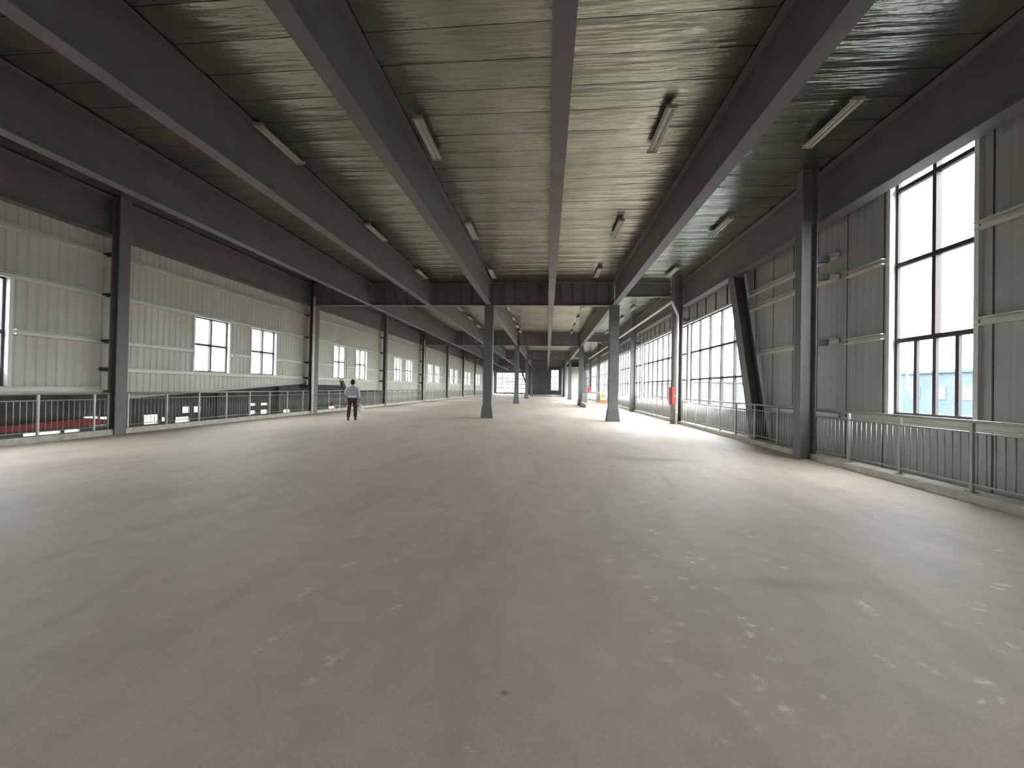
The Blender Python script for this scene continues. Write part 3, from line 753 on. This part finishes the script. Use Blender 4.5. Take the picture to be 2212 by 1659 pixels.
tag(r, 'long red crane girder in the lower hall seen through the nearest left railing', 'crane girder')
for k, y in enumerate((62.5, 68.5)):
    o = boxobj('window_hood', (-35.98, -35.2, y-.2, y+2.1, -2.12, -1.85), REDD)
    tag(o, 'red hood over a low opening, %s one behind the railing left of the person' % ['nearer', 'farther'][k], 'hood', 'red hoods in the lower hall')

# ---------------------------------------------------------------- outside the right windows
o = boxobj('ground', (-300, 400, -250, 400, -8.5, -8.21), GROUND); S(o)
def building(x0, x1, y0, y1, h, m, label, rows=3, cols=8, z0=-8.2):
    r = empty('building', ((x0+x1)/2, (y0+y1)/2, z0)); cx, cy = (x0+x1)/2, (y0+y1)/2
    obj('walls', lambda bm: (box(bm, x0-cx, x1-cx, y0-cy, y1-cy, 0, h), box(bm, x0-cx-.3, x1-cx+.3, y0-cy-.3, y1-cy+.3, h+.001, h+.5)), m, r)
    for i in range(rows):
        for j in range(cols):
            a = y0-cy+(j+.3)*(y1-y0)/cols; z = 1+(i)*(h-1)/rows
            boxobj('window', (x0-cx-.06, x0-cx-.001, a, a+.42*(y1-y0)/cols, z, z+.5*(h-1)/rows), BW, r)
    tag(r, label, 'building')
building(60, 75, 60, 110, 13.2, B2, 'long pale blue shed beyond the glazing of the second right bay', 3, 12)
building(48, 60, 128, 190, 12.5, B1, 'pale long building far off behind the glazing', 3, 10)
building(49, 57, 88, 100, 12.0, B3, 'ochre block standing outside before the pale blue shed', 2, 3)
building(70, 85, 4, 58, 11.8, B1, 'low pale building outside the single tall window', 3, 12)
building(40, 44, 27.8, 31, 17.0, B3, 'narrow beige tower outside the single tall window', 1, 1)
for k, (z, x) in enumerate(((8.0, 25), (7.3, 25.5))):
    o = obj('power_line', lambda bm: tube(bm, [(x, -20+14*i, z-.25*math.sin(PI*((i % 3)/3.))) for i in range(16)], .02, 5), BLACK)
    tag(o, ['upper thin power line crossing outside the tall window', 'lower thin power line crossing outside the tall window'][k], 'wire', 'power lines outside')
for k, y in enumerate((-20, 22, 64, 106, 148, 190)):
    if y in (64, 106):
        o = obj('utility_pole', lambda bm: (tube(bm, [(25.25, y, -8.2), (25.25, y, 8.3)], [.16, .10], 8), box(bm, 24.7, 25.8, y-.06, y+.06, 7.9, 8.02)), LOWC)
        tag(o, ['concrete pole outside carrying the power lines, nearer', 'concrete pole outside carrying the power lines, farther'][k-2], 'pole', 'utility poles')
o = boxobj('wall_yard', (34, 34.3, -60, 200, -8.2, -5.2), B3); S(o)

# ---------------------------------------------------------------- the walking person (seen from behind)
def skinned(name, verts, edges, radii, root=0, sub=2, flat=None):
    me = bpy.data.meshes.new(name); me.from_pydata(verts, edges, []); o = bpy.data.objects.new(name, me); COL.objects.link(o)
    sk = o.modifiers.new('s', 'SKIN'); sk.use_smooth_shade = True
    if not me.skin_vertices: me.skin_vertices.new() if hasattr(me.skin_vertices, 'new') else None
    if me.skin_vertices:
        d = me.skin_vertices[0].data
        for i, r in enumerate(radii): d[i].radius = (r, r) if not isinstance(r, tuple) else r; d[i].use_root = (i == root)
    sb = o.modifiers.new('u', 'SUBSURF'); sb.levels = sub; sb.render_levels = sub
    dg = bpy.context.evaluated_depsgraph_get(); dg.update()
    ev = bpy.data.meshes.new_from_object(o.evaluated_get(dg)); bpy.data.objects.remove(o)
    return ev
def mesh_join(name, meshes, m, parent, sub=True):
    bm = bmesh.new()
    for me in meshes: bm.from_mesh(me)
    for f in bm.faces: f.smooth = True
    me = bpy.data.meshes.new(name); bm.to_mesh(me); bm.free(); me.materials.clear(); me.materials.append(m)
    o = bpy.data.objects.new(name, me); COL.objects.link(o); o.parent = parent; return o
def ellipsoid(bm, c, r, seg=20, ring=12):
    res = bmesh.ops.create_uvsphere(bm, u_segments=seg, v_segments=ring, radius=1)
    for v in res['verts']: v.co = Vector((v.co.x*r[0]+c[0], v.co.y*r[1]+c[1], v.co.z*r[2]+c[2]))
    for f in bm.faces: f.smooth = True
def emesh(c, r, seg=20, ring=12):
    bm = bmesh.new(); ellipsoid(bm, c, r, seg, ring); me = bpy.data.meshes.new('e'); bm.to_mesh(me); bm.free(); return me
def chain(pts, rad, sub=1):
    return skinned('c', pts, [(i, i+1) for i in range(len(pts)-1)], rad, 0, sub)

P_ = empty('person', (-8.30, 16.05, 0)); P_.rotation_euler.z = .30
# joints: y forward (away from the camera), x to the right
hipL, hipR = (-.095, 0, .86), (.095, 0, .86)
knL, knR = (-.125, .04, .47), (.115, .10, .48)
anL, anR = (-.135, -.10, .10), (.125, .04, .09)
toL, toR = (-.145, .06, .035), (.14, .20, .035)
shL, shR = (-.18, .0, 1.36), (.18, .0, 1.36)
elL, elR = (-.29, .02, 1.12), (.265, -.03, 1.10)
wrL, wrR = (-.20, .20, 1.02), (.275, .03, .86)
V = [(0, 0, .90), hipL, knL, anL, toL, hipR, knR, anR, toR, (0, -.01, 1.08), (0, 0, 1.30), (0, .01, 1.42), (0, .02, 1.50), shL, elL, wrL, shR, elR, wrR]
E_ = [(0, 1), (1, 2), (2, 3), (3, 4), (0, 5), (5, 6), (6, 7), (7, 8), (0, 9), (9, 10), (10, 11), (11, 12), (10, 13), (13, 14), (14, 15), (10, 16), (16, 17), (17, 18)]
Rr = [.12, .085, .055, .038, .032, .085, .055, .038, .032, (.13, .10), (.14, .10), .055, .05, .040, .034, .026, .040, .034, .026]
parts = [skinned('b', V, E_, Rr, 0, 2)]
parts.append(emesh((0, .035, 1.585), (.075, .095, .115), 24, 16))             # head
parts.append(emesh((0, .135, 1.575), (.013, .022, .018)))                      # nose
for s in (-1, 1):
    parts.append(emesh((s*.077, .03, 1.575), (.012, .022, .032), 10, 8))      # ears
    parts.append(emesh((s*.03, .115, 1.60), (.012, .012, .009), 10, 8))        # eye lids
def hand(wr, dirv, side_, curl):
    d = Vector(dirv).normalized(); lat = d.cross(Vector((0, 1, 0) if abs(d.y) < .8 else (0, 0, 1))).normalized(); nrm = lat.cross(d)
    wv = Vector(wr); out = []
    palm = wv+d*.085
    bm = bmesh.new(); bmesh.ops.create_cube(bm, size=1)
    for v in bm.verts:
        c = v.co.copy(); wdt = .075 if c.x > 0 else .055
        v.co = wv + d*(.045+c.x*.09) + nrm*(c.y*wdt) + lat*(c.z*.028)
    bmesh.ops.subdivide_edges(bm, edges=bm.edges, cuts=2, use_grid_fill=True)
    me = bpy.data.meshes.new('p'); bm.to_mesh(me); bm.free(); out.append(me)
    for i, (off, ln) in enumerate(((-.03, .068), (-.010, .078), (.010, .073), (.029, .056))):
        b0 = wv+d*.085+nrm*off; a = curl; p = [b0]; dd = d.copy()
        for j, fr_ in enumerate((.45, .32, .23)):
            dd = (dd*math.cos(a)+lat*math.sin(a)*side_).normalized(); p.append(p[-1]+dd*ln*fr_)
        out.append(chain([tuple(q) for q in p], [.0095, .009, .0085, .007]))
    tb = wv+d*.03+nrm*(-.032); td = (d*.6-nrm*.7+lat*.3*side_).normalized()
    out.append(chain([tuple(tb), tuple(tb+td*.03), tuple(tb+td*.045+d*.02), tuple(tb+td*.05+d*.04)], [.012, .011, .010, .008]))
    return out
parts += hand(wrL, (Vector(wrL)-Vector(elL)), 1, .35)
parts += hand(wrR, (.02, .1, -1), -1, .95)
mesh_join('person_body', parts, SKIN, P_)
# eyes, mouth
obj('eye', lambda bm: (ellipsoid(bm, (-.03, .124, 1.60), (.007, .006, .005), 8, 6), ellipsoid(bm, (.03, .124, 1.60), (.007, .006, .005), 8, 6)), BLACK, P_)
obj('mouth', lambda bm: ellipsoid(bm, (0, .122, 1.535), (.022, .008, .006), 10, 6), mat('lips', (.3, .1, .09)), P_)
def hair(bm):
    ellipsoid(bm, (0, .015, 1.612), (.098, .110, .115), 24, 16)
    for v in bm.verts:
        if v.co.y > .08 and v.co.z < 1.63: v.co.y = .08
        if v.co.z < 1.52: v.co.z = 1.52
        v.co += Vector((random.uniform(-1, 1), random.uniform(-1, 1), random.uniform(-1, 1)))*.003
obj('hair', hair, HAIR, P_)
# trousers
TV = [(0, 0, .93), (-.095, 0, .86), (-.125, .035, .50), (-.132, -.07, .20), (-.134, -.10, .10), (.095, 0, .86), (.115, .09, .50), (.124, .06, .20), (.126, .04, .10)]
mesh_join('trousers', [skinned('t', TV, [(0, 1), (1, 2), (2, 3), (3, 4), (0, 5), (5, 6), (6, 7), (7, 8)], [(.155, .12), .108, .084, .076, .070, .108, .084, .076, .070], 0, 2)], TROUS, P_)
# pale shirt hem and sleeves under a grey knit top
mesh_join('shirt', [skinned('t', [(0, -.0, .90), (0, 0, 1.02), (0, 0, 1.2)], [(0, 1), (1, 2)], [(.175, .135), (.172, .135), (.15, .12)], 0, 2),
    skinned('t', [(-.12, 0, 1.36), (-.20, 0, 1.34), elL, (wrL[0]-.01, wrL[1]-.03, wrL[2]+.01)], [(0, 1), (1, 2), (2, 3)], [.07, .078, .060, .046], 0, 2),
    skinned('t', [(.12, 0, 1.36), (.20, 0, 1.34), elR, (.272, .01, .93)], [(0, 1), (1, 2), (2, 3)], [.07, .078, .060, .046], 0, 2)], SHIRT, P_)
mesh_join('jacket', [skinned('t', [(0, 0, 1.00), (0, -.01, 1.12), (0, -.005, 1.28), (0, .0, 1.40), (0, .01, 1.45), (-.15, 0, 1.36), (.15, 0, 1.36)],
    [(0, 1), (1, 2), (2, 3), (3, 4), (2, 5), (2, 6)], [(.178, .14), (.185, .145), (.195, .14), (.13, .10), .075, .095, .095], 0, 2)], JACKET, P_)
for s, an, to in ((-1, anL, toL), (1, anR, toR)):
    def shoe(bm):
        ellipsoid(bm, (0, 0, .042), (.048, .075, .042), 16, 10); ellipsoid(bm, (0, .09, .034), (.046, .10, .034), 16, 10); ellipsoid(bm, (0, 0, .08), (.042, .055, .05), 14, 8)
        for v in bm.verts: v.co.z = max(v.co.z, .002)
    o = obj('shoe', shoe, SHOE, P_); o.location = (an[0], an[1]+.0, 0); o.rotation_euler.z = -s*.1
tag(P_, 'person walking away in grey top and brown trousers, white bag in the right hand', 'person')
# plastic bag
def bag(bm):
    n = 16; lv = [(-.005, .11, .05), (.03, .135, .06), (.10, .13, .062), (.18, .11, .055), (.25, .07, .04), (.30, .04, .02)]
    R = []
    for i, (z, a, b_) in enumerate(lv):
        R.append([bm.verts.new((a*math.cos(t)*(1+.06*math.sin(3*t+i)), b_*math.sin(t)*(1+.1*math.sin(4*t+i)), z)) for t in [2*PI*k/n for k in range(n)]])
    for A, B in zip(R, R[1:]):
        for k in range(n): f = bm.faces.new((A[k], A[(k+1) % n], B[(k+1) % n], B[k])); f.smooth = True
    bm.faces.new(R[0][::-1]); bm.faces.new(R[-1])
c, s_ = math.cos(.30), math.sin(.30); hx, hy = .30, .06
r = empty('plastic_bag', (-8.30+hx*c-hy*s_, 16.05+hx*s_+hy*c, .395)); r.rotation_euler.z = .3
obj('bag_body', bag, BAG, r)
for s in (-1, 1): obj('bag_handle', lambda bm: tube(bm, [(s*.035, 0, .29), (s*.03, 0, .34), (0, 0, .385)], [.012, .009, .007], 6), BAG, r)
tag(r, 'white plastic bag hanging from the right hand of the walking person', 'bag')
